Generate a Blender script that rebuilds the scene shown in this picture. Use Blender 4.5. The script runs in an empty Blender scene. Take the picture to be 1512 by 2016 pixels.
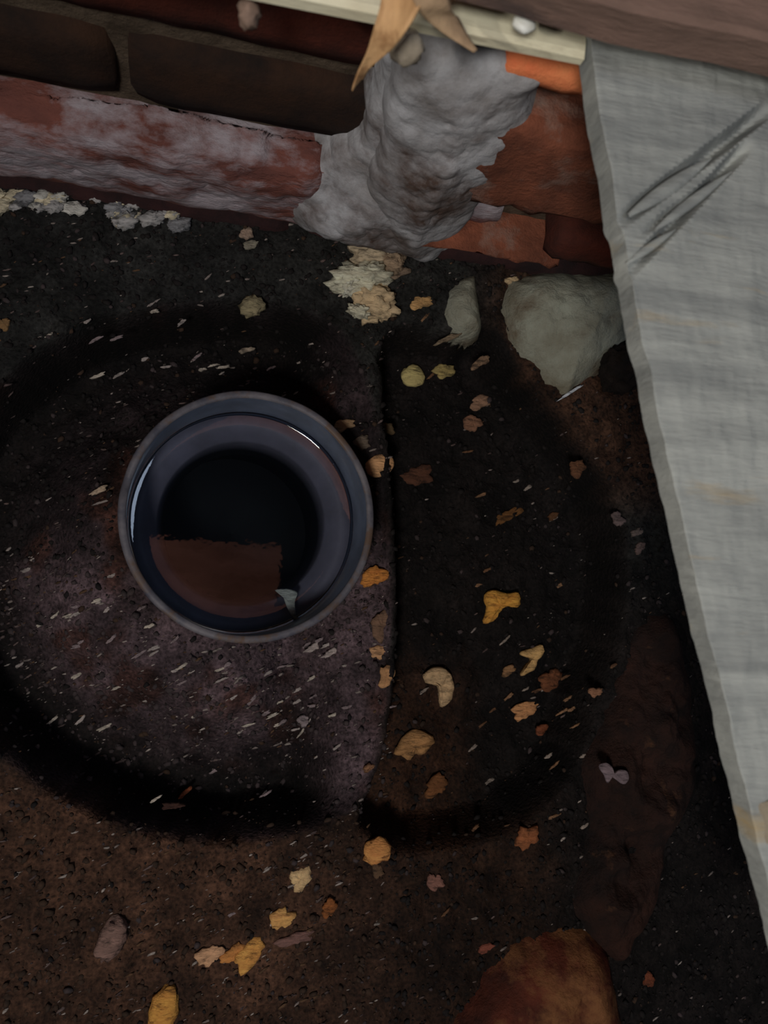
import bpy, bmesh, math, random
import numpy as np
from mathutils import Vector, Matrix
C = bpy.context.scene
# ------------------------------------------------------------------ camera
F = 1480.0; H = 0.40                       # focal length in pixels of a 1512x2016 frame; camera height over the soil
_n = Vector(((420-756)/F, -(1100-1008)/F, -1)).normalized()          # straight down, in camera axes
_a = math.radians(4.6)
_e = Vector((math.cos(_a), -math.sin(_a), 0)); _e.z = -(_e.x*_n.x+_e.y*_n.y)/_n.z; _e.normalize()
_y = (-_n).cross(_e)
RW = Matrix((_e, _y, -_n))                 # camera axes -> world
cam = bpy.data.cameras.new('camera'); cam.sensor_fit = 'VERTICAL'; cam.sensor_height = 36; cam.lens = 36*F/2016
cam.clip_start = 0.005; cam.clip_end = 50
co = bpy.data.objects.new('camera', cam); C.collection.objects.link(co)
co.matrix_world = Matrix.Translation((0, 0, H)) @ RW.to_4x4()
cam.dof.use_dof = True; cam.dof.focus_distance = .38; cam.dof.aperture_fstop = 14
C.camera = co
# ------------------------------------------------------------------ world, lights, exposure
w = bpy.data.worlds.new('World'); C.world = w; w.use_nodes = True
w.node_tree.nodes['Background'].inputs[0].default_value = (0.55, 0.7, 1.0, 1)
w.node_tree.nodes['Background'].inputs[1].default_value = 0.02
def area(name, loc, aim, size, power, col):
    l = bpy.data.lights.new(name, 'AREA'); l.energy = power; l.color = col; l.size = size; l.shape = 'DISK'
    o = bpy.data.objects.new(name, l); C.collection.objects.link(o); o.location = loc
    o.rotation_euler = (Vector(aim)-Vector(loc)).to_track_quat('-Z', 'Y').to_euler(); return o
area('room_lamp', (-0.19, -0.32, 0.92), (0.05, 0.03, 0.0), 0.14, 4.5, (1.0, 0.97, 0.93))
area('cool_fill', (0.42, 0.02, 1.0), (0.0, 0.02, 0.0), 0.30, 0.9, (0.62, 0.76, 1.0))  # added bluish fill for the left of the pipe's inner ring, no known window
area('beam_fill', (-0.50, -0.30, 0.70), (0.0, -0.05, 1.2), 0.10, 9.0, (1.0, 0.93, 0.85))  # added lamp, lights the beam's underside so it shows in the water
vs = C.view_settings; vs.view_transform = 'Standard'; vs.look = 'None'; vs.exposure = -0.2; vs.gamma = 1; vs.use_curve_mapping = False
# ------------------------------------------------------------------ helpers
def ray(x, y): return RW @ Vector(((x-756)/F, -(y-1008)/F, -1))
def at(x, y, z):
    d = ray(x, y); return Vector((0, 0, H)) + d*((z-H)/d.z)
def aty(x, y, Y):
    d = ray(x, y); return Vector((0, 0, H)) + d*(Y/d.y)
RT = np.array([list(r) for r in RW])
def topx(X, Y, Z):
    P = np.stack([X, Y, Z-H], -1) @ RT
    return 756-F*P[..., 0]/P[..., 2], 1008+F*P[..., 1]/P[..., 2]
_rs = np.random.RandomState(7); _tab = _rs.rand(256, 256)
def vnoise(x, y):
    xi = np.floor(x).astype(int); yi = np.floor(y).astype(int); fx = x-xi; fy = y-yi
    fx = fx*fx*(3-2*fx); fy = fy*fy*(3-2*fy)
    t = lambda i, j: _tab[(yi+j) % 256, (xi+i) % 256]
    return (t(0,0)*(1-fx)+t(1,0)*fx)*(1-fy)+(t(0,1)*(1-fx)+t(1,1)*fx)*fy
def fbm(x, y, n=4):
    s = 0; a = .5
    for k in range(n): s = s+a*(vnoise(x*2**k+17.3*k, y*2**k+5.1*k)*2-1); a *= .5
    return s
def ss(e0, e1, x):
    t = np.clip((x-e0)/(e1-e0), 0, 1); return t*t*(3-2*t)
def smooth_poly(P, n=4):
    P = [np.array(p, float) for p in P]; out = []; m = len(P)
    for i in range(m):
        a, b, c, d = P[i-1], P[i], P[(i+1) % m], P[(i+2) % m]
        for k in range(n):
            t = k/n; out.append(.5*((2*b)+(-a+c)*t+(2*a-5*b+4*c-d)*t*t+(-a+3*b-3*c+d)*t**3))
    return np.array(out)
def sdist(X, Y, poly):                     # signed distance, positive inside
    d = np.full(X.shape, 1e9); ins = np.zeros(X.shape, bool); m = len(poly)
    for i in range(m):
        ax, ay = poly[i]; bx, by = poly[(i+1) % m]
        ex, ey = bx-ax, by-ay
        t = np.clip(((X-ax)*ex+(Y-ay)*ey)/(ex*ex+ey*ey+1e-18), 0, 1)
        d = np.minimum(d, np.hypot(X-ax-t*ex, Y-ay-t*ey))
        c = ((ay > Y) != (by > Y)) & (X < (bx-ax)*(Y-ay)/(by-ay+1e-18)+ax)
        ins ^= c
    return np.where(ins, d, -d)
def lin(c): return tuple((v/12.92 if v <= .04045 else ((v+.055)/1.055)**2.4) for v in [k/255 for k in c])
def link(name, me, m=None, parent=None, smooth=True):
    o = bpy.data.objects.new(name, me); C.collection.objects.link(o)
    if m is not None:
        for k in (m if isinstance(m, (list, tuple)) else [m]): me.materials.append(k)
    if smooth: me.polygons.foreach_set('use_smooth', [True]*len(me.polygons))
    if parent: o.parent = parent
    return o
def mk(name, V, Fc, m=None, parent=None, smooth=True):
    me = bpy.data.meshes.new(name); me.from_pydata([tuple(v) for v in V], [], Fc); me.update()
    return link(name, me, m, parent, smooth)
def tag(o, label=None, cat=None, group=None, kind=None):
    if label: o['label'] = label
    if cat: o['category'] = cat
    if group: o['group'] = group
    if kind: o['kind'] = kind
    return o
# materials: c1/c2 base colours mixed by a noise, c3 spots by a second noise
def mat(name, c1, c2=None, scale=60, rough=.9, c3=None, s3=30, t3=(.55, .65), bump=0, bscale=400, stretch=(1, 1, 1), rot=(0,0,0), spec=.25, detail=6):
    m = bpy.data.materials.new(name); m.use_nodes = True; nt = m.node_tree; N = nt.nodes; L = nt.links
    b = N['Principled BSDF']; b.inputs['Roughness'].default_value = rough; b.inputs['Specular IOR Level'].default_value = spec
    tc = N.new('ShaderNodeTexCoord'); mp = N.new('ShaderNodeMapping'); mp.inputs['Scale'].default_value = stretch; mp.inputs['Rotation'].default_value = rot
    geo = N.new('ShaderNodeNewGeometry'); L.new(geo.outputs['Position'], mp.inputs[0])
    def noise(s, d=detail):
        n = N.new('ShaderNodeTexNoise'); n.inputs['Scale'].default_value = s; n.inputs['Detail'].default_value = d; n.inputs['Roughness'].default_value = .65
        L.new(mp.outputs[0], n.inputs['Vector']); return n
    def mix(f, A, B):
        x = N.new('ShaderNodeMix'); x.data_type = 'RGBA'; L.new(f, x.inputs[0])
        for s, v in ((6, A), (7, B)):
            if isinstance(v, tuple): x.inputs[s].default_value = (*v, 1)
            else: L.new(v, x.inputs[s])
        return x.outputs[2]
    def ramp(f, a, c):
        r = N.new('ShaderNodeMapRange'); r.inputs[1].default_value = a; r.inputs[2].default_value = c; L.new(f, r.inputs[0]); return r.outputs[0]
    c = mix(ramp(noise(scale).outputs[0], .35, .65), c1, c2 or tuple(v*.6 for v in c1))
    if c3: c = mix(ramp(noise(s3).outputs[0], *t3), c, c3)
    L.new(c, b.inputs['Base Color'])
    if bump:
        bn = N.new('ShaderNodeBump'); bn.inputs['Strength'].default_value = bump; bn.inputs['Distance'].default_value = .002
        L.new(noise(bscale, 8).outputs[0], bn.inputs['Height']); L.new(bn.outputs[0], b.inputs['Normal'])
    return m
E0 = 0.42
def alb(*c, k=1.0): return tuple(min(.85, v/E0*k) for v in lin(c))
# ------------------------------------------------------------------ soil
pitA = smooth_poly([at(x, y, 0).to_2d() for x, y in [(775,1100),(775,1250),(765,1400),(690,1600),(400,1665),(160,1595),(0,1495),(-120,1320),(-170,1100),(-120,880),(0,745),(190,625),(430,585),(620,610),(710,700),(762,900)]])
pitB = smooth_poly([at(x, y, 0).to_2d() for x, y in [(765,640),(900,650),(975,640),(1040,740),(1150,870),(1225,1000),(1240,1160),(1200,1350),(1100,1560),(900,1680),(700,1640),(760,1400),(770,1100),(740,820)]])
PC = at(497, 1013, 0.03)                   # centre of the pipe's mouth
WZ = -.003                                 # level of the water
axis = (PC-at(480, 1028, WZ)).normalized() # the pipe leans a little
PG = PC-axis*(PC.z/axis.z)
def height(X, Y):
    px_, py_ = topx(X, Y, np.zeros_like(X))
    wob = .004*fbm(X*60, Y*60, 3)
    a = sdist(X, Y, pitA)+wob; b = sdist(X, Y, pitB)+wob
    left = ss(690, 560, px_)
    dA = ss(0, .010, a)*(-.055)+ss(.016, .085, a)*.045
    dA = dA*left + (1-left)*ss(0, .006, a)*(-.006)
    dB = ss(0, .012, b)*(-.038)
    rB = ss(0, .012, b)*(1-ss(-.004, .004, a))
    h = np.where(a > 0, dA, dB*(1-ss(-.004, .0, a)))
    h = h + .004*fbm(X*25, Y*25, 3)+.0034*fbm(X*110+9, Y*110, 3)+.0020*fbm(X*330, Y*330+4, 2)
    # hump of earth towards the wall and around the rocks on the right
    h = h + .004*ss(.13, .17, Y)*(X < .15)
    r = np.hypot(X-PG.x, Y-PG.y)
    h = np.where(r < .072, np.minimum(h, .004-.010*ss(.070, .062, r)), h)
    return np.where(r < .0605, -.11, h)
def hz(x, y): return float(height(np.array([x]), np.array([y]))[0])
def ground(x, y):
    z = 0
    for _ in range(4):
        p = at(x, y, z); z = hz(p.x, p.y)
    return at(x, y, z)
step = .0019
xs = np.arange(-.36, .52, step); ys = np.arange(-.40, .215, step)
GX, GY = np.meshgrid(xs, ys); GZ = height(GX, GY)
ny, nx = GX.shape
V = np.stack([GX.ravel(), GY.ravel(), GZ.ravel()], 1)
idx = np.arange(nx*ny).reshape(ny, nx)
Q = np.stack([idx[:-1, :-1], idx[:-1, 1:], idx[1:, 1:], idx[1:, :-1]], -1).reshape(-1, 4)
me = bpy.data.meshes.new('floor')
me.vertices.add(len(V)); me.vertices.foreach_set('co', V.ravel()); me.loops.add(Q.size); me.loops.foreach_set('vertex_index', Q.ravel())
me.polygons.add(len(Q)); me.polygons.foreach_set('loop_start', np.arange(0, Q.size, 4)); me.polygons.foreach_set('loop_total', np.full(len(Q), 4)); me.update()
# soil kinds: charcoal, purplish pit soil, brown loam, near-black that also paints the shade at the pit edge
PX, PY = topx(GX, GY, np.zeros_like(GX)); a = sdist(GX, GY, pitA); b = sdist(GX, GY, pitB); nz = .012*fbm(GX*45, GY*45, 4)
char, pit, brown, near_black, rust = [np.array(alb(*c)) for c in ((17,17,16), (46,37,39), (39,25,17), (7.5,5.5,5), (32,17,12))]
T = np.tile(char, (ny, nx, 1))
def blend(T, w, c): return T*(1-w[..., None])+c*w[..., None]
T = blend(T, ss(1350, 1600, PY+nz*8000), brown)
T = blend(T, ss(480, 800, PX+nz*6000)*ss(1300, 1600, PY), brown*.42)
T = blend(T, ss(1000, 1150, PX+nz*3000)*ss(1050, 1250, PY), near_black*1.2)
T = blend(T, ss(1150, 1300, PX+nz*4000)*ss(1450, 1600, PY), near_black)
T = blend(T, ss(900, 1050, PX)*ss(1050, 900, PY), brown*.9)
T = blend(T, ss(-.002, .004, b+nz*.3), near_black)  # near-black tint over the right-hand hollow
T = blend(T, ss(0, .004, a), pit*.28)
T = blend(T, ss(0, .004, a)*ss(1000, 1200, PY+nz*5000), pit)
T = blend(T, ss(0, .004, a)*ss(.45, .9, fbm(GX*42+3, GY*42, 3)*1.5+.35)*.8, rust)
T = blend(T, ss(-.001, .006, a)*ss(.062, .014, a+nz*.6)*ss(690, 600, PX), near_black)  # shade inside the pit edge, painted into the soil as a near-black band
T = blend(T, ss(-.002, .004, b)*ss(0, -.004, a)*ss(1230, 1450, PY+nz*9000)*ss(1020, 900, PX)*.9, np.array(alb(27,15,8)))
T *= (1+.8*fbm(GX*160, GY*160, 3))[..., None]*(1+1.0*fbm(GX*55+8, GY*55+3, 3))[..., None]
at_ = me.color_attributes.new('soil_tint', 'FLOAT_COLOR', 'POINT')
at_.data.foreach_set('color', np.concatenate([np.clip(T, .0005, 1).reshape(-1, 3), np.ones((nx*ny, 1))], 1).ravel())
sm = bpy.data.materials.new('soil'); sm.use_nodes = True; N = sm.node_tree.nodes; L = sm.node_tree.links; b_ = N['Principled BSDF']
b_.inputs['Roughness'].default_value = .85; b_.inputs['Specular IOR Level'].default_value = .2
av = N.new('ShaderNodeVertexColor'); av.layer_name = 'soil_tint'
g = N.new('ShaderNodeNewGeometry'); n1 = N.new('ShaderNodeTexNoise'); n1.inputs['Scale'].default_value = 500; n1.inputs['Detail'].default_value = 8; L.new(g.outputs['Position'], n1.inputs['Vector'])
mr = N.new('ShaderNodeMapRange'); mr.inputs[1].default_value = .3; mr.inputs[2].default_value = .75; mr.inputs[3].default_value = .35; mr.inputs[4].default_value = 1.8; L.new(n1.outputs[0], mr.inputs[0])
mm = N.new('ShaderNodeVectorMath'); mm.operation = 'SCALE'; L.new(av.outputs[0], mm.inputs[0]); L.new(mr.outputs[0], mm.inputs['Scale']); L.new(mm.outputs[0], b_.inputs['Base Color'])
bn = N.new('ShaderNodeBump'); bn.inputs['Strength'].default_value = .9; bn.inputs['Distance'].default_value = .0015; L.new(n1.outputs[0], bn.inputs['Height']); L.new(bn.outputs[0], b_.inputs['Normal'])
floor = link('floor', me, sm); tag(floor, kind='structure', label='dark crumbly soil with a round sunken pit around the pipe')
# ------------------------------------------------------------------ brick wall at the back
def rough_box(name, lo, hi, m, parent, amp=.0015, seed=0, cell=.010, round_=.003, joint=1):
    bm = bmesh.new(); bmesh.ops.create_cube(bm, size=1)
    lo = Vector(lo); hi = Vector(hi); S = hi-lo
    for v in bm.verts: v.co = Vector((lo.x+(v.co.x+.5)*S.x, lo.y+(v.co.y+.5)*S.y, lo.z+(v.co.z+.5)*S.z))
    for ax in range(3):
        k = max(2, min(26, int(S[ax]/cell)))
        for j in range(1, k):
            p = lo.copy(); p[ax] += S[ax]*j/k; nrm = Vector((0, 0, 0)); nrm[ax] = 1
            bmesh.ops.bisect_plane(bm, geom=bm.verts[:]+bm.edges[:]+bm.faces[:], plane_co=p, plane_no=nrm)
    rnd = random.Random(seed); ph = [rnd.uniform(0, 50) for _ in range(3)]
    from mathutils import noise
    c = (lo+hi)/2
    for v in bm.verts:
        q = v.co.copy(); on = 0
        for ax in range(3):
            d = min(q[ax]-lo[ax], hi[ax]-q[ax])
            if d < 1e-6: on += 1
        if on >= 2:
            for ax in range(3):
                if min(q[ax]-lo[ax], hi[ax]-q[ax]) < 1e-6: v.co[ax] += math.copysign(round_*(.5+.5*(on == 3)), c[ax]-q[ax])
        nv = noise.noise_vector(q*90+Vector(ph))*amp*.8+noise.noise_vector(q*300+Vector(ph))*amp*.5
        v.co += nv
    me = bpy.data.meshes.new(name); bm.to_mesh(me); bm.free()
    return link(name, me, m, parent)
dark_brown_b = mat('dark_brown_brick', alb(36,22,14, k=.9), alb(18,12,10, k=.9), 40, bump=.5)  # dark brown bricks of the course above the ledge
dark_red_b = mat('dark_red_brick', alb(62,26,17), alb(36,16,12), 30, bump=.5)
ledge_m = mat('brick_under_dust', alb(84,50,43), alb(62,38,35), 45, c3=alb(114,107,111), s3=42, t3=(.42, .60), bump=.8, stretch=(.6, 1, 1.6))
base_m = mat('maroon_base_brick', alb(34,18,18), alb(18,11,12), 60, bump=.5)
mortar_dk = mat('old_mortar', alb(66,56,46), alb(42,34,26), 60, bump=.7)
pale_mortar = mat('pale_lime_mortar', alb(123,124,127), alb(84,81,80), 30, c3=alb(54,43,38), s3=20, t3=(.47, .64), bump=.5, bscale=250)
orange_b = mat('orange_brick', alb(214,98,62), alb(180,80,50), 40, bump=.6)
red_b = mat('red_brick', alb(98,56,40), alb(48,27,20), 24, bump=.7, c3=alb(92,74,66), s3=38, t3=(.54, .70))
YW = .192
wall = rough_box('wall_back', (-.40, YW+.006, -.12), (.55, YW+.05, .34), mortar_dk, None, amp=.001, cell=.02); tag(wall, kind='structure', label='dark brick wall across the back with a dusty ledge at its foot')
jx = at(330, 250, .07).x
def course(z0, z1, y0, joints, m, seed, dep=.045, amp=.0013):
    for i in range(len(joints)-1):
        rough_box('brick', (joints[i]+.002, y0, z0), (joints[i+1]-.002, y0+dep, z1), m if not isinstance(m, list) else m[i % len(m)], wall, amp=amp, seed=seed+i)
course(-.07, .010, .1765, [-.39, -.18, .03, .24, .45], base_m, 10)
course(.017, .066, .179, [-.40, jx-.21, jx, jx+.165], ledge_m, 20, amp=.0022)
course(.074, .113, YW-.001, [-.39, at(240, 160, .09).x-.0, .062], [dark_brown_b], 30)
course(.124, .172, YW, [-.35, -.145, .058], [dark_red_b], 40)
course(.180, .232, YW, [-.24, -.04, .10], [dark_red_b], 50)
# pier on the right
pier = rough_box('wall_right', (.070, .186, -.05), (.50, .24, .30), mortar_dk, None, amp=.001, cell=.02); tag(pier, kind='structure', label='reddish brick pier behind the pale timber')
def pxbox(name, x0, x1, y0, y1, Y, dep, m, seed, amp=.002):
    p = [aty(x, y, Y) for x, y in ((x0, y1), (x1, y0))]
    xs_ = sorted((p[0].x, p[1].x)); zs = sorted((p[0].z, p[1].z))
    return rough_box(name, (xs_[0], Y, zs[0]), (xs_[1], Y+dep, zs[1]), m, pier, amp=amp, seed=seed, cell=.006)
pxbox('brick', 1000, 1260, 225, 118, .168, .04, orange_b, 61)
pxbox('brick', 905, 1300, 470, 236, .166, .04, red_b, 62, .003)
pxbox('brick', 800, 1100, 530, 474, .163, .04, red_b, 63, .003)
pxbox('brick', 1104, 1320, 555, 474, .164, .04, dark_red_b, 64, .002)
pxbox('brick', 1000, 1250, 114, 20, .169, .04, red_b, 65, .002)
# smeared mortar: relief sheets on the wall, thick in the middle, running out to nothing at the edge
def relief(name, poly_px, Y, thick, m, parent, seed, edge=.014, rough=.004, n=70, skirt=.02, lean=0):
    P = [aty(x, y, Y) for x, y in poly_px]; P2 = smooth_poly([(p.x, p.z) for p in P])
    x0, z0 = P2.min(0)-.006; x1, z1 = P2.max(0)+.006
    X, Z = np.meshgrid(np.linspace(x0, x1, n), np.linspace(z0, z1, n))
    d = sdist(X, Z, P2)+.004*fbm(X*70+seed, Z*70, 3)
    t = thick*np.sqrt(np.clip(d/edge, 0, 1))+rough*ss(0, edge, d)*fbm(X*55+seed*3, Z*55, 4)+.0007*fbm(X*260, Z*260+seed, 2)*ss(0, .003, d)
    t = t+lean*ss(z1, z0, Z)*ss(0, edge, d)
    keep = d > -.0035
    Yy = Y-t+skirt*np.clip(-d/.003, 0, 1)
    ids = -np.ones(X.shape, int); ids[keep] = np.arange(keep.sum()); Vv = np.stack([X[keep], Yy[keep], Z[keep]], 1)
    Fc = []
    for i in range(n-1):
        for j in range(n-1):
            q = (ids[i, j], ids[i, j+1], ids[i+1, j+1], ids[i+1, j])
            if min(q) >= 0: Fc.append(q)
    o = mk(name, Vv, Fc, m, parent)
    so = o.modifiers.new('thick', 'SOLIDIFY'); so.thickness = .003; so.offset = 1
    return o
relief('mortar_smear', [(770,95),(840,70),(960,110),(1050,125),(1040,165),(1020,215),(1015,290),(950,370),(900,440),(860,490),(760,465),(640,435),(560,410),(570,350),(640,318),(715,285),(735,220),(765,160)], .186, .010, pale_mortar, wall, 3, edge=.028, rough=.0045, n=170, skirt=.018, lean=.008)
relief('mortar_smear', [(800,130),(860,95),(960,110),(1060,116),(1090,124),(1050,150),(1030,180),(1030,215),(1010,300),(950,370),(895,440),(830,480),(760,450),(740,360),(770,250)], .175, .010, pale_mortar, wall, 5, edge=.028, rough=.0045, n=140, skirt=.018, lean=.004)
relief('dust_skirt', [(-260,230),(-100,225),(0,232),(120,252),(220,262),(300,268),(380,285),(480,310),(570,328),(625,342),(615,428),(550,417),(450,402),(300,376),(150,348),(0,326),(-260,290)],   .1815, .0036, ledge_m, wall, 6, edge=.009, rough=.004, n=170, skirt=.012)
# ------------------------------------------------------------------ timber frame over the hole
cream = mat('cream_paint', alb(186,181,158, k=.74), alb(160,154,132, k=.74), 50, rough=.6, c3=alb(120,108,88, k=.6), s3=40, t3=(.6, .75), bump=.25, stretch=(.5, 2, 2))
def slab(name, pts_top, thick, m, parent=None, seed=0, fray=.0012, n=60, relief_=.0008, tops=None, bev=.002, kk=None):
    """plank from its plan outline (4 corners, counter-clockwise, all at their own z), gently uneven, with a frayed edge"""
    A, B, Cc, D = [Vector(p) for p in pts_top]
    rows = []; k = kk or max(8, n//3)
    U = np.linspace(0, 1, n); W = np.linspace(0, 1, k)
    top = np.zeros((n, k, 3))
    for i, u in enumerate(U):
        l = A.lerp(D, u); r = B.lerp(Cc, u)
        for j, v in enumerate(W): top[i, j] = l.lerp(r, v)
    ph = seed*7.7
    for i in range(n):
        s = i/n*40
        top[i, 0, :2] += (np.array((A-B).to_2d().normalized())*fray*2*float(fbm(np.array([s+ph]), np.array([ph]), 4)[0]))
        top[i, -1, :2] += (np.array((B-A).to_2d().normalized())*fray*2*float(fbm(np.array([s+ph+9]), np.array([ph]), 4)[0]))
    top[..., 2] += relief_*fbm(top[..., 0]*120+ph, top[..., 1]*60, 4)
    if tops is not None: top = tops(top)
    bot = top.copy(); bot[..., 2] -= thick
    top[:, 0, 2] -= bev*.6; top[:, -1, 2] -= bev*.6; top[0, :, 2] -= bev*.6; top[-1, :, 2] -= bev*.6
    Vv = np.concatenate([top.reshape(-1, 3), bot.reshape(-1, 3)]); o = n*k; Fc = []
    I = lambda i, j: i*k+j
    for i in range(n-1):
        for j in range(k-1):
            Fc.append((I(i, j), I(i, j+1), I(i+1, j+1), I(i+1, j))); Fc.append((o+I(i, j), o+I(i+1, j), o+I(i+1, j+1), o+I(i, j+1)))
    for i in range(n-1):
        Fc.append((I(i, 0), I(i+1, 0), o+I(i+1, 0), o+I(i, 0))); Fc.append((I(i, k-1), o+I(i, k-1), o+I(i+1, k-1), I(i+1, k-1)))
    for j in range(k-1):
        Fc.append((I(0, j), o+I(0, j), o+I(0, j+1), I(0, j+1))); Fc.append((I(n-1, j), I(n-1, j+1), o+I(n-1, j+1), o+I(n-1, j)))
    ob = mk(name, Vv, Fc, m, parent)
    ob.data.set_sharp_from_angle(angle=math.radians(32))
    return ob
# cream trimmer along the wall (lower front edge through (500,0), (740,58), (1130,125))
zt = .200
q0 = at(500, 2, zt); q1 = at(1128, 126, zt)
dirx = (q1-q0).normalized(); ndir = Vector((-dirx.y, dirx.x, 0))
ta = q0-dirx*.28; tb = q1+dirx*.002
trim = slab('trim_1', [ta+Vector((0,0,.005)), tb+Vector((0,0,.005)), tb+ndir*.026+Vector((0,0,.005)), ta+ndir*.026+Vector((0,0,.005))][0:1]+[tb+Vector((0,0,.005)), tb+ndir*.040+Vector((0,0,.005)), ta+ndir*.040+Vector((0,0,.005))], .005, cream, seed=1, n=24, fray=.0005)
tag(trim, kind='structure', label='cream painted timber strip along the top of the brick wall')
# greyish white board on the right
board_m = mat('weathered_white_board', alb(150,153,148, k=.53), alb(114,117,115, k=.53), 22, rough=.75, c3=alb(150,134,104, k=.55), s3=18, t3=(.60, .74), bump=.5, bscale=160, stretch=(.5, 3.2, 1), rot=(0, 0, math.radians(-27)))
zj = .206; th = .008
L0 = at(1512, 1860, zj-th); L1 = at(1182, 62, zj-th); L0.z = L1.z = zj
dj = (L1-L0).normalized(); nj = Vector((dj.y, -dj.x, 0))
A0 = L0-dj*.10; D0 = L1+dj*.006
splits = [(at(1195, 455, zj), at(1512, 215, zj),   .0030, .0075), (at(1215, 560, zj), at(1470, 290, zj),   .0024, .006), (at(1250, 470, zj), at(1420, 345, zj), .0014, .003)]
edge_w = [at(x, y, zj-th) for x, y in [(1128,40),(1140,130),(1163,290),(1205,520),(1260,790),(1335,1130),(1400,1400),(1455,1640),(1512,1860),(1550,2040)]]
edge_s = [((p-L0).dot(dj), (p-L0).dot(nj)) for p in edge_w][::-1]
def grooves(t):
    sl = (t[:, 0, 0]-L0.x)*dj.x+(t[:, 0, 1]-L0.y)*dj.y
    off = np.interp(sl, [e[0] for e in edge_s], [e[1] for e in edge_s])
    fade = np.linspace(1, 0, t.shape[1])[None, :]
    t[..., 0] += nj.x*off[:, None]*fade; t[..., 1] += nj.y*off[:, None]*fade
    for p, q, wd, dp in splits:
        d = (q-p).to_2d(); ln = d.length; d /= ln
        rx = t[..., 0]-p.x; ry = t[..., 1]-p.y; u = (rx*d.x+ry*d.y)/ln; v = np.abs(-rx*d.y+ry*d.x)
        t[..., 2] -= dp*ss(wd, wd*.2, v)*ss(.0, .35, u)*ss(1.05, .9, u)
    return t
board = slab('timber_board', [A0, A0+nj*.115, D0+nj*.115, D0], th, board_m, seed=4, n=380, kk=260, fray=.0005, relief_=.0010, tops=grooves, bev=.0003)
tag(board, 'long greyish white weathered board with split grain down the right side', 'board')
band_m = mat('beige_band', alb(140,130,112, k=.55), alb(116,106,90, k=.55), 60, bump=.4)
b0 = at(1448, 1592, zj); b1 = at(1470, 1700, zj)
bl = [ (b1-dj*((b1-L0).dot(nj))*0), ]
u0 = (b1-L0).dot(dj); u1 = (b0-L0).dot(dj)
p0 = L0+dj*u0; p1 = L0+dj*u1
slab('stained_band', [p0-nj*.0004+Vector((0,0,.0012)), p0+nj*.1154+Vector((0,0,.0012)), p1+nj*.1154+Vector((0,0,.0012)), p1-nj*.0004+Vector((0,0,.0012))], .0022, band_m, board, seed=5, n=30, fray=.0004, relief_=.0004)['label'] = 'beige stained band across the board'
# broken floorboard on top of the far end
fb_m = mat('dusty_floorboard', alb(112,90,80, k=.62), alb(84,68,60, k=.62), 40, rough=.85, c3=alb(60,52,50, k=.6), s3=35, t3=(.5, .68), bump=.5, stretch=(.5, 2, 2))
zf = .232
f0 = at(880, 4, zf-.013); f1 = at(1512, 152, zf-.013); f0.z = f1.z = zf
dfx = (f1-f0).normalized(); dfx.z = 0; nfy = Vector((-dfx.y, dfx.x, 0))
f1 = f0+dfx*.30
fl = slab('floorboard', [f0, f1, f1+nfy*.10, f0+nfy*.10], .013, fb_m, seed=9, n=60, fray=.001)
# rough near edge
mv = fl.data.vertices
for v in mv:
    s = (v.co-f0).dot(dfx); t_ = (v.co-f0).dot(nfy)
    if t_ < .004: v.co -= nfy*.0035*float(fbm(np.array([s*70]), np.array([3.3]), 4)[0])
tag(fl, 'brownish dusty floorboard with a ragged edge across the top right corner', 'floorboard')
# white paint blob and nail on the trimmer
def lump(name, loc, size, m, seed, sub=3, amp=.25, rotz=0, parent=None, freq=2.2, flat=None):
    from mathutils import noise
    bm = bmesh.new(); bmesh.ops.create_icosphere(bm, subdivisions=sub, radius=1)
    rnd = random.Random(seed); ph = Vector([rnd.uniform(0, 90) for _ in range(3)])
    for v in bm.verts:
        d = 1+amp*noise.fractal(v.co*freq+ph, .6, 2.1, 4)
        c = v.co*d
        if flat is not None and c.z > flat: c.z = flat+(c.z-flat)*.2
        v.co = Vector((c.x*size[0], c.y*size[1], c.z*size[2]))
    bmesh.ops.rotate(bm, verts=bm.verts, cent=(0, 0, 0), matrix=Matrix.Rotation(rotz, 3, 'Z'))
    me = bpy.data.meshes.new(name); bm.to_mesh(me); bm.free()
    o = link(name, me, m, parent); o.location = loc; return o
white = mat('white_paint', alb(190,192,186, k=.62), alb(160,160,150, k=.62), 200, rough=.5)
lump('nail_head', at(1032, 46, .2145), (.0035, .0032, .0015), white, 5, 2, .2, parent=trim)['label'] = 'white painted nail head'
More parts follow.
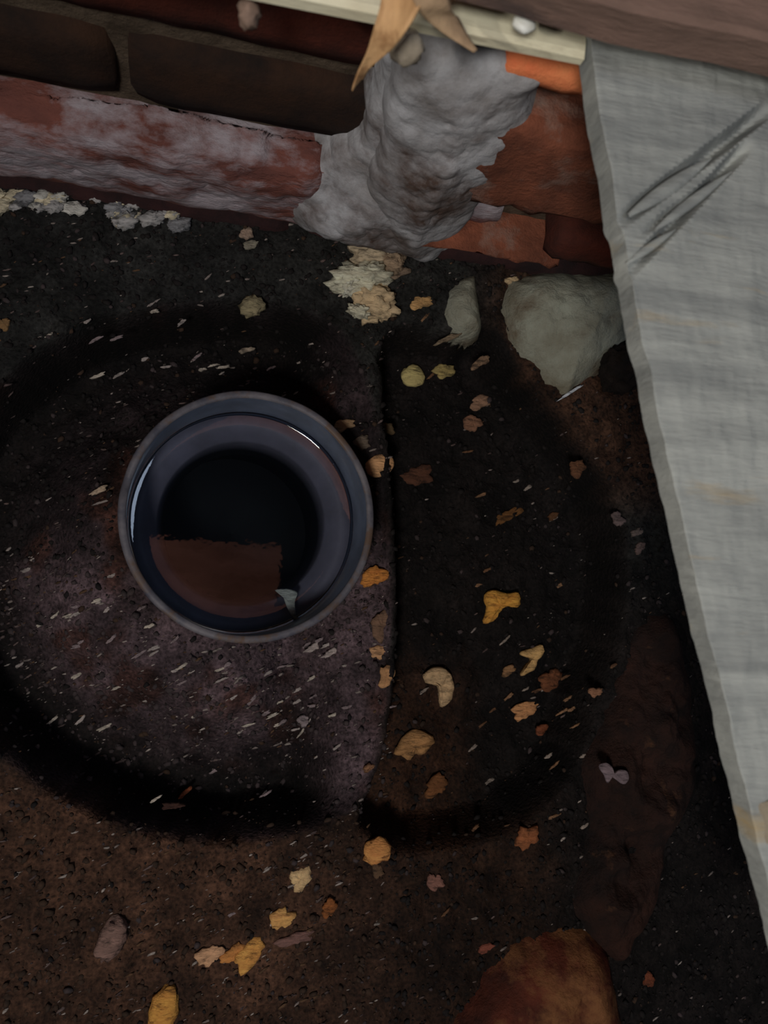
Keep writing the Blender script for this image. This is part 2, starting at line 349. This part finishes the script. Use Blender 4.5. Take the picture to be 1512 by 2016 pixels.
# ------------------------------------------------------------------ concrete lumps at the foot of the pier
conc = mat('grey_concrete', alb(104,106,96), alb(76,72,60), 25, c3=alb(60,46,32), s3=22, t3=(.5, .68), bump=.9)
def stone(name, pxc, z, size, m, seed, rotz=0, amp=.22, label=None, cat='stone', **k):
    o = lump(name, at(*pxc, z), size, m, seed, 4, amp, rotz, **k)
    if label: tag(o, label, cat)
    return o
def mound(name, poly_px, zb, thick, m, seed, edge, rough, label, cat, n=90, tilt=(0, 0)):
    P2 = smooth_poly([at(x, y, zb).to_2d() for x, y in poly_px]); x0, y0 = P2.min(0)-.004; x1, y1 = P2.max(0)+.004
    X, Y = np.meshgrid(np.linspace(x0, x1, n), np.linspace(y0, y1, n)); d = sdist(X, Y, P2)+.003*fbm(X*70+seed, Y*70, 4)
    q = np.clip(d/edge, 0, 1); cx, cy = P2.mean(0)
    z = zb-.02+(thick+.02)*np.sqrt(1-(1-q)**2)+(rough*fbm(X*40+seed, Y*40, 5)+.0015*fbm(X*220, Y*220+seed, 3)+tilt[0]*(X-cx)+tilt[1]*(Y-cy))*q
    keep = d > 0; ids = -np.ones(X.shape, int); ids[keep] = np.arange(keep.sum()); Vv = np.stack([X[keep], Y[keep], z[keep]], 1)
    Fc = [q_ for i in range(n-1) for j in range(n-1) for q_ in [(ids[i, j], ids[i, j+1], ids[i+1, j+1], ids[i+1, j])] if min(q_) >= 0]
    o = mk(name, Vv, [tuple(int(v) for v in f) for f in Fc], m); so = o.modifiers.new('thick', 'SOLIDIFY'); so.thickness = .004; so.offset = -1
    return tag(o, label, cat)
mound('concrete_lump', [(985,560),(1010,538),(1100,525),(1215,535),(1290,560),(1300,680),(1250,700),(1215,740),(1150,770),(1105,800),(1050,745),(1000,690),(978,620)], -.002, .022, conc, 21, .030, .008, 'large rounded grey concrete lump at the foot of the brick pier', 'stone', tilt=(.05, .22))
mound('concrete_lump', [(868,575),(900,545),(938,540),(948,600),(950,660),(915,672),(880,655),(862,620)], -.001, .013, conc, 22, .014, .004, 'small grey concrete lump left of the large one, across a dark gap', 'stone', n=50)
clod = mat('shade_black', alb(26,20,17), alb(15,12,11), 80, bump=1)
stone('shade_lump', (1225, 725), .012, (.013, .014, .018), clod, 23, 0, .3, 'black lump for the shade between the concrete lump and the white board', 'clod')  # dark lump standing in for the shadow beside the concrete
brownrock = mat('dim_brown_rock', alb(38,21,15), alb(13,8,7), 26, c3=alb(70,46,30), s3=55, t3=(.60, .78), bump=1.2, rough=.8)
mound('brown_rock', [(1215,1230),(1300,1180),(1345,1260),(1372,1400),(1375,1510),(1330,1640),(1290,1780),(1245,1880),(1190,1900),(1120,1850),(1090,1740),(1120,1620),(1110,1500),(1170,1380)], -.008, .022, brownrock, 24, .030, .022, 'large dim brown rock lying beside the lower white board', 'rock', n=130)
redrock = mat('red_brown_rock', alb(64,27,15), alb(26,11,7), 26, c3=alb(84,54,31), s3=30, t3=(.48, .62), bump=.7, rough=.75)
mound('reddish_rock', [(1050,1810),(1120,1800),(1190,1835),(1215,1950),(1220,2120),(1050,2180),(850,2150),(872,2030),(920,1930),(980,1850)], -.004, .026, redrock, 25, .030, .008, 'reddish brown rounded rock at the bottom edge of the picture', 'rock')
# ------------------------------------------------------------------ pipe
plastic = mat('grey_plastic', alb(44,51,64), alb(33,38,48), 60, rough=.32, spec=.5, c3=alb(58,56,56), s3=50, t3=(.6, .75))
RO, RI = .0614, .0584; DEP = .10
pr = bpy.data.objects.new('pipe', None); C.collection.objects.link(pr)
rot = axis.to_track_quat('Z', 'Y')
pr.location = PC - axis*DEP; pr.rotation_euler = rot.to_euler()
tag(pr, 'upright round grey plastic pipe end standing in the soil, full of dark water', 'pipe')
def lathe(name, prof, m, parent, n=120, closed=True, jit=None):
    Vv = []; Fc = []
    for i in range(n):
        a_ = 2*math.pi*i/n
        for k_, (r, z) in enumerate(prof):
            Vv.append((r*math.cos(a_), r*math.sin(a_), z+(jit(a_) if jit and k_ in jit_idx else 0)))
    k = len(prof)
    for i in range(n):
        i2 = (i+1) % n
        for j in range(k if closed else k-1):
            j2 = (j+1) % k
            Fc.append((i*k+j, i2*k+j, i2*k+j2, i*k+j2))
    return mk(name, Vv, Fc, m, parent)
jit_idx = (3, 4, 5, 6, 7)
def chipped(a_):
    d = (a_-math.radians(38)+math.pi) % (2*math.pi)-math.pi
    return -.004*math.exp(-(d/.10)**2)+.0004*math.sin(a_*9)
lathe('pipe_wall', [(RI, .0), (RO, .0), (RO, .05), (RO, DEP-.0012), (RO-.0006, DEP-.0002), (RO-.0015, DEP), (RI+.0006, DEP-.0002), (RI, DEP-.0012), (RI, .05)], plastic, pr, jit=chipped)
fz = WZ-.004; fc = PC+axis*((fz-PC.z)/axis.z)
fun = lathe('mirror_ring', [(RI*.992, 0), (.0520, -.003), (.0452, -.006), (.0444, -.008), (.0440, -.055), (.0455, -.055), (.0460, -.010), (RI*.992, -.007)], mat('ring_grey', alb(72,72,80), alb(58,58,63), 30, rough=.5), pr)  # added ring imitating the pipe wall mirrored in the water
fun.matrix_basis = (Matrix.Translation(pr.location) @ rot.to_matrix().to_4x4()).inverted() @ Matrix.Translation(fc); fun['label'] = 'pale grey sloping ring added under the water for the reflected pipe wall'
lathe('dark_disc', [(.0002, .004), (.046, .004), (.046, .001), (.0002, .001)], mat('disc_black', (.004,.006,.006), (.003,.004,.004), 50), pr, n=48)  # added near-black floor giving the dark disc seen in the water
rim_m = mat('scuffed_rim', alb(72,69,71), alb(44,44,50), 70, rough=.55, c3=alb(60,48,40), s3=60, t3=(.5, .62))
jit_idx = tuple(range(8))
lathe('rim', [(RO+.0004, DEP-.0030), (RO+.0005, DEP-.0004), (RO-.0004, DEP+.0006), (RI+.0004, DEP+.0006), (RI-.0003, DEP-.0002), (RI-.0002, DEP-.0010), (RI+.0012, DEP-.0012), (RO-.0012, DEP-.003)], rim_m, pr, jit=chipped)['label'] = 'scuffed grey rim'
wm = bpy.data.materials.new('dark_water'); wm.use_nodes = True; nt = wm.node_tree; nt.nodes.remove(nt.nodes['Principled BSDF'])
tr = nt.nodes.new('ShaderNodeBsdfTransparent'); tr.inputs[0].default_value = (.72, .74, .80, 1)
gl = nt.nodes.new('ShaderNodeBsdfGlossy'); gl.inputs['Roughness'].default_value = .02
fr = nt.nodes.new('ShaderNodeFresnel'); fr.inputs['IOR'].default_value = 1.9
mx = nt.nodes.new('ShaderNodeMixShader')
nn = nt.nodes.new('ShaderNodeTexNoise'); nn.inputs['Scale'].default_value = 18
bb = nt.nodes.new('ShaderNodeBump'); bb.inputs['Strength'].default_value = .03; bb.inputs['Distance'].default_value = .001
nt.links.new(nn.outputs[0], bb.inputs['Height']); nt.links.new(bb.outputs[0], gl.inputs['Normal'])
nt.links.new(fr.outputs[0], mx.inputs[0]); nt.links.new(tr.outputs[0], mx.inputs[1]); nt.links.new(gl.outputs[0], mx.inputs[2])
nt.links.new(mx.outputs[0], nt.nodes['Material Output'].inputs[0])
wc = PC+axis*((WZ-PC.z)/axis.z)
prof = [(0, 0)]+[(RI*.985*k/6, 0) for k in range(1, 6)]+[(RI*.97, .0), (RI*.99, .0006), (RI*1.003, .0016)]
Vv = []; Fc = []; n = 96
for i in range(n):
    a_ = 2*math.pi*i/n
    for r, z in prof: Vv.append((r*math.cos(a_), r*math.sin(a_), z))
k = len(prof)
for i in range(n):
    for j in range(k-1): Fc.append((i*k+j, ((i+1) % n)*k+j, ((i+1) % n)*k+j+1, i*k+j+1))
water = mk('water', Vv, Fc, wm); water.location = wc
bm = bmesh.new(); bm.from_mesh(water.data); bmesh.ops.remove_doubles(bm, verts=bm.verts, dist=1e-6); bmesh.ops.recalc_face_normals(bm, faces=bm.faces); bm.to_mesh(water.data); bm.free()
tag(water, 'dark still water standing inside the grey pipe', 'water')
# ------------------------------------------------------------------ overhead beam, added out of frame for its brown reflection in the water
beam_m = mat('brown_beam', (.32, .14, .11), (.17, .065, .045), 8, rough=.7, stretch=(1, 6, 1), bump=.2)
beam = slab('added_beam', [(-.75, -.50, 1.27), (.145, -.50, 1.27), (.135, .036, 1.27), (-.75, .036, 1.27)], .07, beam_m, seed=3, n=20, fray=.001)
tag(beam, kind='structure'); beam.name = 'reflection_beam'
# ------------------------------------------------------------------ dry leaf over the trimmer
leaf_m = mat('dry_leaf', alb(186,150,108, k=.62), alb(150,116,80, k=.62), 60, rough=.7, bump=.5, bscale=180, c3=alb(140,104,70, k=.62), s3=70, stretch=(2, .6, 1))
leaf_dull = mat('dry_leaf_dull', alb(150,126,98, k=.62), alb(112,92,72, k=.62), 70, rough=.8, bump=.4)
def ribbon(name, stations, m, parent, curl=.25, th=.0005):
    """stations: (left pixel, right pixel, z left, z right)"""
    k = 9; Vv = []; Fc = []
    n = len(stations)
    sl = smooth_open([s[0] for s in stations], [s[2] for s in stations]); sr = smooth_open([s[1] for s in stations], [s[3] for s in stations])
    for (lp, lz), (rp, rz) in zip(sl, sr):
        A_ = at(*lp, lz); B_ = at(*rp, rz); up = Vector((0, -.35, .9))
        for j in range(k):
            t = j/(k-1); Vv.append(A_.lerp(B_, t)-up*(curl*(A_-B_).length*math.sin(math.pi*t)))
    for i in range(len(sl)-1):
        for j in range(k-1): Fc.append((i*k+j, i*k+j+1, (i+1)*k+j+1, (i+1)*k+j))
    o = mk(name, Vv, Fc, m, parent); s_ = o.modifiers.new('t', 'SOLIDIFY'); s_.thickness = th; return o
def smooth_open(P, Z, n=6):
    out = []; m = len(P)
    for i in range(m-1):
        a, b, c, d = [np.array((*P[max(0, min(m-1, j))], Z[max(0, min(m-1, j))]), float) for j in (i-1, i, i+1, i+2)]
        for k in range(n+(i == m-2)):
            t = k/n; q = .5*((2*b)+(-a+c)*t+(2*a-5*b+4*c-d)*t*t+(-a+3*b-3*c+d)*t**3); out.append(((q[0], q[1]), q[2]))
    return out
leaf = bpy.data.objects.new('dry_leaf', None); C.collection.objects.link(leaf)
tag(leaf, 'curled tan dry leaf hanging over the edge of the cream timber strip', 'leaf')
ribbon('leaf_blade', [((752, -60), (850, -60), .222, .226), ((750, 0), (832, 5), .220, .226), ((738, 48), (800, 62), .216, .222), ((722, 100), (768, 100), .208, .212), ((704, 140), (728, 132), .200, .202), ((694, 168), (716, 150), .194, .196), ((692, 177), (699, 172), .192, .193)], leaf_m, leaf, curl=.22)
ribbon('leaf_blade', [((800, -40), (880, -50), .226, .2265), ((815, 5), (885, 10), .226, .224), ((842, 40), (900, 35), .221, .218), ((880, 70), (918, 70), .2175, .217), ((932, 104), (938, 100), .2165, .2165)], leaf_dull, leaf, curl=-.10)
lump('pale_lump', at(800, 92, .199), (.005, .0045, .005), mat('pale_plaster', alb(150,140,124, k=.7), alb(120,110,96, k=.7), 90), 8, 3, .25)
tag(bpy.data.objects['pale_lump'], 'pale plaster bead hanging under the cream strip behind the leaf', 'plaster')
lump('plaster_crumb', at(491, 28, .192), (.0032, .0040, .004), mat('grey_plaster', alb(96,80,70), alb(66,54,46), 90), 9, 3, .3)
tag(bpy.data.objects['plaster_crumb'], 'small grey plaster crumb dangling under the left end of the cream strip', 'plaster')
# ------------------------------------------------------------------ chips and debris on the soil
MC = {}
def chip_mat(c):
    if c not in MC: MC[c] = mat('chip_%d' % len(MC), alb(*c, k=.72), alb(*[v*.78 for v in c], k=.72), 170, rough=.85, c3=alb(*[v*.52 for v in c], k=.7), s3=240, t3=(.52, .66), bump=.9, bscale=420, stretch=(.45, 1.7, 1), rot=(0, 0, math.radians(-30)))
    return MC[c]
MPX = .00027
def flake(name, px_, py_, lw, ang, col, seed, label, cat='wood chip', outline=None, group=None, thick=None, lift=.0, base=None):
    rnd = random.Random(seed); n = 26
    c = base if base is not None else ground(px_, py_); s = (H-c.z)/F
    if outline: ol = [Vector((x*s, -y*s)) for x, y in smooth_poly(outline, 3)]; n = len(ol)
    else:
        ol = []; ph = [rnd.uniform(0, 6.28) for _ in range(4)]
        for i in range(n):
            t = 2*math.pi*i/n
            r = 1+.13*math.sin(2*t+ph[0])+.12*math.sin(3*t+ph[1])+.08*math.sin(5*t+ph[2])+rnd.uniform(-.15, .15)
            sq = (abs(math.cos(t))**3+abs(math.sin(t))**3)**(-1/3)
            ol.append(Vector((lw[0]*.5*s*r*sq*math.cos(t), lw[1]*.5*s*r*sq*math.sin(t))))
        R_ = Matrix.Rotation(math.radians(ang), 2); ol = [R_ @ v for v in ol]
    th = thick or max(.0016, .22*min(lw)*s)
    cen = sum(ol, Vector((0, 0)))/n
    tx, ty = rnd.uniform(-.12, .12), rnd.uniform(-.12, .12)
    Vv = []
    for f, z in ((.9, -th*.9), (1.02, .1*th), (.93, th*.75), (.62, th), (.3, th)):
        for v in ol:
            q = cen+(v-cen)*f
            zz = z + (rnd.uniform(-.34, .34)*th if z > 0 else 0)
            Vv.append((q.x, q.y, zz+tx*q.x+ty*q.y))
    Vv.append((cen.x, cen.y, th*.9)); Fc = []
    for r in range(4):
        for i in range(n): Fc.append((r*n+i, r*n+(i+1) % n, (r+1)*n+(i+1) % n, (r+1)*n+i))
    for i in range(n): Fc.append((4*n+i, 4*n+(i+1) % n, 5*n))
    Fc.append(tuple(range(n-1, -1, -1)))
    o = mk(name, Vv, Fc, chip_mat(col)); o.location = c+Vector((0, 0, th*.35+lift)); tag(o, label, cat, group); return o
def clump(name, px_, py_, size, ang, col, seed, label, cat, amp=.35, sub=3, freq=2.2, zf=.45):
    c = ground(px_, py_); s = (H-c.z)/F
    o = lump(name, c+Vector((0, 0, size[1]*.5*s*zf*.4)), (size[0]*.5*s, size[1]*.5*s, min(size)*.5*s*zf*1.6), chip_mat(col), seed, sub, amp, math.radians(ang), freq=freq)
    tag(o, label, cat); return o
# big pale clump: three matted pieces
cl = bpy.data.objects.new('fibre_clump', None); C.collection.objects.link(cl); cp = ground(730, 560); cl.location = cp
tag(cl, 'large pale matted fibre clump on the soil above the pipe, below the wall', 'fibre clump')
for i, (x, y, sx, sy, an, col) in enumerate([(745,500,110,70,20,(172,156,130)), (712,550,120,62,15,(196,190,166)), (735,595,92,78,-20,(184,162,128)), (690,568,50,34,40,(196,192,172)), (770,520,50,46,0,(140,120,98)), (706,617,48,22,-10,(190,184,162))]):
    g_ = ground(x, y); s = (H-g_.z)/F
    o = lump('fibre_tuft', g_+Vector((0, 0, .002))-cp, (sx*.5*s, sy*.5*s, .008), chip_mat(col), 70+i, 4, .38, math.radians(an), parent=cl, freq=2.6)
flakes = [
 # px, py, (len,wid), angle, colour, label
 (828,597,(48,24),20,(170,140,95),'brown and white curled husk right of the pale fibre clump'),
 (873,731,(46,28),25,(150,140,92),'yellowish flat chip just right of the round yellow nut'),
 (945,714,(44,18),35,(128,108,88),'narrow brown sliver lying below the small concrete lump'),
 (943,793,(46,26),20,(128,104,86),'pinkish ragged chip, upper of two near the dark hollow edge'),
 (928,834,(36,34),-30,(122,92,74),'pinkish square chip, lower of two near the dark hollow edge'),
 (675,838,(48,20),20,(150,128,100),'pale chip resting against the upper right pipe rim'),
 (712,872,(34,26),30,(96,88,78),'grey crumb chip at the pipe rim above the oval tan chip'),
 (758,846,(34,26),10,(84,72,52),'dull olive chip above the oval tan chip'),
 (822,936,(58,40),15,(80,54,40),'dull brown chip right of the oval tan chip'),
 (1000,1015,(62,22),30,(100,70,38),'dim golden splinter in the middle of the black hollow'),
 (1135,922,(40,30),40,(90,62,44),'dim brown chip on the right edge of the black hollow'),
 (1088,1016,(26,14),25,(84,58,36),'little dim brown chip right of the golden splinter'),
 (735,1135,(52,36),40,(205,132,64),'orange chip touching the right side of the pipe rim'),
 (750,1232,(36,60),10,(112,90,74),'greyish tan crumbly chip under the orange chip by the pipe'),
 (750,1281,(42,28),20,(176,140,104),'tan chip, upper of two on the right edge of the pit'),
 (760,1330,(28,40),0,(166,130,92),'tan chip, lower of two on the right edge of the pit'),
 (1000,1320,(34,16),35,(140,110,78),'small tan chip left of the ragged tan one'),
 (1082,1337,(50,40),30,(104,66,44),'striped brown chip right of centre in the hollow'),
 (1032,1397,(62,28),22,(190,142,98),'bright tan slat-like chip with a dark underside'),
 (1065,1436,(30,18),25,(112,66,44),'small rusty chip just below the slat-like chip'),
 (1170,1362,(30,18),20,(134,100,78),'small tan chip at the right end of the hollow'),
 (858,1546,(46,36),30,(112,76,46),'dull tan chip below the striated tan chip'),
 (725,1511,(22,14),40,(120,90,66),'tiny tan chip at the lower right of the pit'),
 (1035,1646,(44,48),-10,(138,88,56),'brown crumbly chip left of the large brown rock'),
 (742,1712,(22,28),40,(84,66,50),'dull olive scrap just under the orange nub'),
 (592,1727,(46,36),30,(196,166,124),'pale tan chip alone below the pit'),
 (555,1806,(46,36),30,(206,152,92),'tan orange square chip below the pale one'),
 (648,1786,(32,26),40,(128,80,42),'dull orange chip right of the square chip'),
 (492,1876,(66,36),42,(208,146,78),'bright orange chip, right of a touching pair'),
 (461,1876,(50,26),35,(178,124,68),'narrow orange chip, left of a touching pair'),
 (412,1879,(50,30),35,(184,148,116),'pinkish pale chip left of the touching orange pair'),
 (580,1846,(70,20),12,(112,86,80),'pink grey fibre scrap right of the touching orange pair'),
 (855,1735,(28,32),30,(128,94,84),'small pinkish chip right of the pit, near the bottom'),
 (955,1865,(34,14),30,(128,76,62),'small pink splinter left of the reddish rock'),
 (1275,1926,(24,28),-20,(104,58,38),'dull orange chip alone on the black soil right of the reddish rock'),
 (1215,1022,(26,30),30,(92,82,82),'greyish scrap at the far right of the hollow, uppermost of three'),
 (1252,1048,(28,14),30,(96,88,86),'greyish scrap at the far right of the hollow, middle of three'),
 (1258,1078,(26,20),30,(92,80,78),'greyish scrap at the far right of the hollow, lowest of three'),
 (785,540,(46,18),30,(120,108,94),'short pale curl on the right side of the fibre clump'),
 (485,462,(26,22),10,(140,126,112),'small pale block beside the foot of the wall'),
 (490,484,(40,14),20,(128,128,116),'grey white sliver under the small pale block'),
 (1005,553,(34,13),25,(172,156,124),'pale chip lying on top of the dark gap by the large concrete lump'),
 (880,668,(60,10),30,(120,110,92),'thin pale twig leaning on the small concrete lump'),
 (195,966,(34,9),30,(168,156,138),'white splinter left of the pipe, upper'),
 (485,690,(30,9),25,(150,142,128),'white splinter on the dark soil above the pipe'),
 (620,1272,(48,12),30,(150,144,142),'greyish white splinter right below the pipe, left of two'),
 (655,1282,(40,12),30,(158,152,150),'greyish white splinter right below the pipe, right of two'),
 (600,1418,(30,20),20,(132,124,128),'pale grey scrap low in the pit under the pipe'),
 (362,1562,(34,8),50,(120,66,40),'rusty thin splinter at the bottom of the pit'),
 (340,1585,(36,12),0,(60,40,34),'dim brown scrap at the bottom of the pit'),
 (10,640,(20,20),0,(120,96,64),'little tan chip at the left edge of the picture'),
]
for i, (x, y, lw, an, col, lab) in enumerate(flakes):
    col = tuple(int(v*f) for v, f in zip(col, (1.0, .96, .93)))
    flake('wood_chip', x, y, lw, an, col, 100+i, lab)
flake('wood_chip', 980, 1190, (80, 75), 0, (206,140,62), 301, 'golden L-shaped wood chip in the black hollow', outline=[(-30,-22),(-12,-30),(15,-24),(40,-28),(46,-8),(40,4),(18,2),(4,12),(-10,34),(-28,40),(-32,34),(-26,10),(-32,-6)], thick=.004)
flake('wood_chip', 1045, 1296, (60, 64), 0, (184,148,96), 302, 'ragged tan chip below the golden L-shaped one', outline=[(0,-22),(20,-30),(24,-12),(10,6),(4,24),(-22,36),(-14,18),(-2,2),(-24,-6),(-22,-14)], thick=.003)
flake('wood_chip', 866, 1348, (60, 90), 0, (186,156,118), 303, 'large pale tan chip with a bent end right of the pit', outline=[(-40,-20),(-20,-36),(6,-34),(24,-14),(28,12),(24,30),(6,44),(0,34),(-4,10),(-18,-10),(-32,-4)], thick=.004)
flake('wood_chip', 815, 1462, (84, 58), 0, (156,116,74), 304, 'striated tan chip below the large pale tan chip', outline=[(-36,4),(-22,-16),(0,-28),(30,-18),(42,-8),(34,6),(14,22),(0,20),(-10,32),(-26,24),(-42,20)], thick=.004)
flake('wood_chip', 1120, 774, (60, 6), 36, (178,182,188), 305, 'thin shiny white splinter below the large concrete lump', thick=.0008, lift=.002)
clump('yellow_nut', 812, 742, (50, 46), 0, (176,162,108), 401, 'round yellowish nut on the black soil', 'nut', .12)
clump('wood_chip', 747, 917, (62, 46), 25, (186,142,100), 402, 'smooth oval tan chip touching the upper right of the pipe', 'wood chip', .06, zf=.3)
clump('wood_chip', 742, 1674, (56, 50), 30, (206,134,76), 403, 'crumbly orange nub below the right end of the pit', 'wood chip', .25)
clump('wood_chip', 323, 1985, (52, 96), -8, (206,138,66), 404, 'long orange chip standing at the bottom edge of the picture', 'wood chip', .25)
clump('pebble', 220, 1845, (48, 80), -20, (120,94,84), 405, 'pinkish grey crumbly pebble at the lower left', 'pebble', .3)
clump('fibre_clump', 496, 604, (46, 40), 10, (130,120,92), 406, 'small pale fibre tuft on the upper lip of the pit', 'fibre clump', .5)
# slivers split off the board along its grain
for k_, (pa, pb, wd) in enumerate([((1236,425),(1400,312),.0022), ((1290,452),(1440,338),.0016), ((1232,520),(1330,452),.0012)]):
    A_ = at(*pa, zj); B_ = at(*pb, zj); d_ = (B_-A_).normalized(); m_ = Vector((-d_.y, d_.x, 0)); L_ = (B_-A_).length; Vv = []; Fc = []
    for i in range(13):
        t = i/12; w_ = wd*math.sin(math.pi*min(1, t*.9+.08)); c = A_+d_*L_*t+Vector((0, 0, .0002))
        Vv += [c-m_*w_, c-m_*w_*.4+Vector((0, 0, w_*.7)), c+m_*w_*.5+Vector((0, 0, w_*.5)), c+m_*w_]
    for i in range(12):
        for q in range(3): Fc.append((i*4+q, i*4+4+q, i*4+5+q, i*4+1+q))
    mk('split_sliver', Vv, Fc, board_m, board)
fl_ = flake('pale_flake', 576, 1186, (40, 34), 0, (112,120,118), 407, 'pale grey flake floating at the lower right of the water', 'flake', outline=[(-30,-20),(-8,-24),(14,-18),(10,0),(14,24),(20,38),(6,28),(-6,8),(-14,-10)], thick=.0007, base=at(570, 1184, WZ+.0002))
flake('grey_scrap', 1207, 1522, (66, 40), 0, (112,98,102), 408, 'pale grey two lobed scrap lying on the large brown rock', 'scrap', outline=[(-34,-14),(-20,-22),(-6,-16),(0,-2),(14,-8),(32,-4),(34,14),(22,22),(4,12),(-8,6),(-14,20),(-22,4)], thick=.0012, base=at(1207, 1522, .020))
# mortar crumbs along the wall foot
rnd = random.Random(3)
for i in range(34):
    x = rnd.uniform(-5, 370); y = 392+x*.10+rnd.gauss(0, 12); s_ = rnd.uniform(14, 34)
    c = ground(x, y); s = (H-c.z)/F
    o = lump('mortar_crumb', c+Vector((0, 0, s_*.2*s)), (s_*.7*s, s_*.40*s, s_*.34*s), chip_mat(rnd.choice([(178,176,168), (150,148,146), (186,176,150), (122,122,124)])), 600+i, 3, .6, rnd.uniform(.2, .8))
    tag(o, 'whitish mortar crumb in the row along the left foot of the wall', 'crumb', 'mortar crumbs along the wall')
# short pale splinters, alike
def splinter_spots(n, seed):
    r = random.Random(seed); out = []
    while len(out) < n:
        u = r.random()
        if u < .34: x, y = r.gauss(270, 150), r.gauss(1290, 110)
        elif u < .55: x, y = r.gauss(580, 130), r.gauss(1360, 60)
        elif u < .72: x, y = r.gauss(320, 170), r.gauss(720, 60)
        elif u < .88: x, y = r.gauss(1060, 110), r.gauss(1380, 160)
        else: x, y = r.uniform(100, 1150), r.uniform(560, 1900)
        if not (5 < x < 1230 and 470 < y < 2000) or math.hypot(x-497, y-1013) < 275: continue
        out.append((x, y))
    return out
for i, (x, y) in enumerate(splinter_spots(110, 5)):
    r = random.Random(900+i)
    c = (r.choice([(150,140,134), (126,112,112), (170,160,146)]) if x < 800 else r.choice([(128,96,70), (104,74,52), (140,128,118)]))
    flake('wood_splinter', x, y, (r.uniform(14, 28), r.uniform(4, 7)), 30+r.gauss(0, 9), c, 1000+i, 'short thin splinter lying on the dark soil', 'splinter', group='thin splinters scattered over the soil', thick=.0008)
# ------------------------------------------------------------------ uncountable crumbs and litter
def stuff(name, n, seed, size, mats, weight, label, aspect=(1, 1), align=None, parent=None, pick=lambda r, p, n: r.randint(n)):
    r = np.random.RandomState(seed); VV = []; FF = []; MI = []
    ico = bmesh.new(); bmesh.ops.create_icosphere(ico, subdivisions=1, radius=1); bv = np.array([v.co[:] for v in ico.verts]); bf = [[v.index for v in f.verts] for f in ico.faces]; ico.free()
    X = r.uniform(-.20, .36, n*3); Y = r.uniform(-.33, .185, n*3); Z = height(X, Y); px_, py_ = topx(X, Y, Z)
    ok = (px_ > -120) & (px_ < 1620) & (py_ < 2150) & (Z > -.1) & (np.hypot(X-PG.x, Y-PG.y) > .066) & (r.rand(n*3) < weight(px_, py_))
    X, Y, Z = X[ok][:n], Y[ok][:n], Z[ok][:n]
    for i in range(len(X)):
        s = size[0]+(size[1]-size[0])*r.rand()**3; ln = s*r.uniform(*aspect)
        q = bv*(1+.35*r.uniform(-1, 1, (len(bv), 1)))*np.array([ln, s, s*.7])
        t = math.radians(align+r.normal(0, 10)) if align is not None else r.uniform(0, 6.28)
        c_, s_ = math.cos(t), math.sin(t); q = np.stack([q[:, 0]*c_-q[:, 1]*s_, q[:, 0]*s_+q[:, 1]*c_, q[:, 2]], 1)+np.array([X[i], Y[i], Z[i]+s*.25])
        o_ = len(VV); VV.extend(q.tolist()); FF.extend([[a_+o_ for a_ in f] for f in bf]); MI.extend([pick(r, topx(X[i:i+1], Y[i:i+1], Z[i:i+1]), len(mats))]*len(bf))
    o = mk(name, VV, FF, mats, parent); o.data.polygons.foreach_set('material_index', MI); tag(o, label, kind='stuff', cat=label.split()[-1]); return o
dk = [mat('crumb_dark', alb(17,14,13), alb(10,8,8), 200), mat('crumb_brown', alb(40,28,20), alb(26,19,14), 200), mat('crumb_grey', alb(43,36,36), alb(28,24,24), 200)]
stuff('soil_crumbs', 12000, 1, (.0004, .0018), dk, lambda x, y: np.where((x > 760) & (x < 1230) & (y > 700) & (y < 1500), .5, 1), 'loose dark soil crumbs', (1, 1.6), pick=lambda r, p, n: (0 if p[0][0] > 760 else (1 if p[1][0] > 1600 else (2 if p[1][0] > 1100 else 0))) if r.rand() < .8 else r.randint(n))
lt = [chip_mat((120,110,104)), chip_mat((92,78,74)), chip_mat((84,62,44)), chip_mat((70,58,56)), chip_mat((146,136,128))]
stuff('pale_litter', 3400, 2, (.00025, .0008), lt, lambda x, y: np.where((y > 1080) & (y < 1500) & (x < 770), 1, np.where(y < 560, .35, np.where((y > 1600) & (x < 700), .7, np.where(x > 770, .12, .3)))), 'tiny pale wood litter', (2, 5), 28)
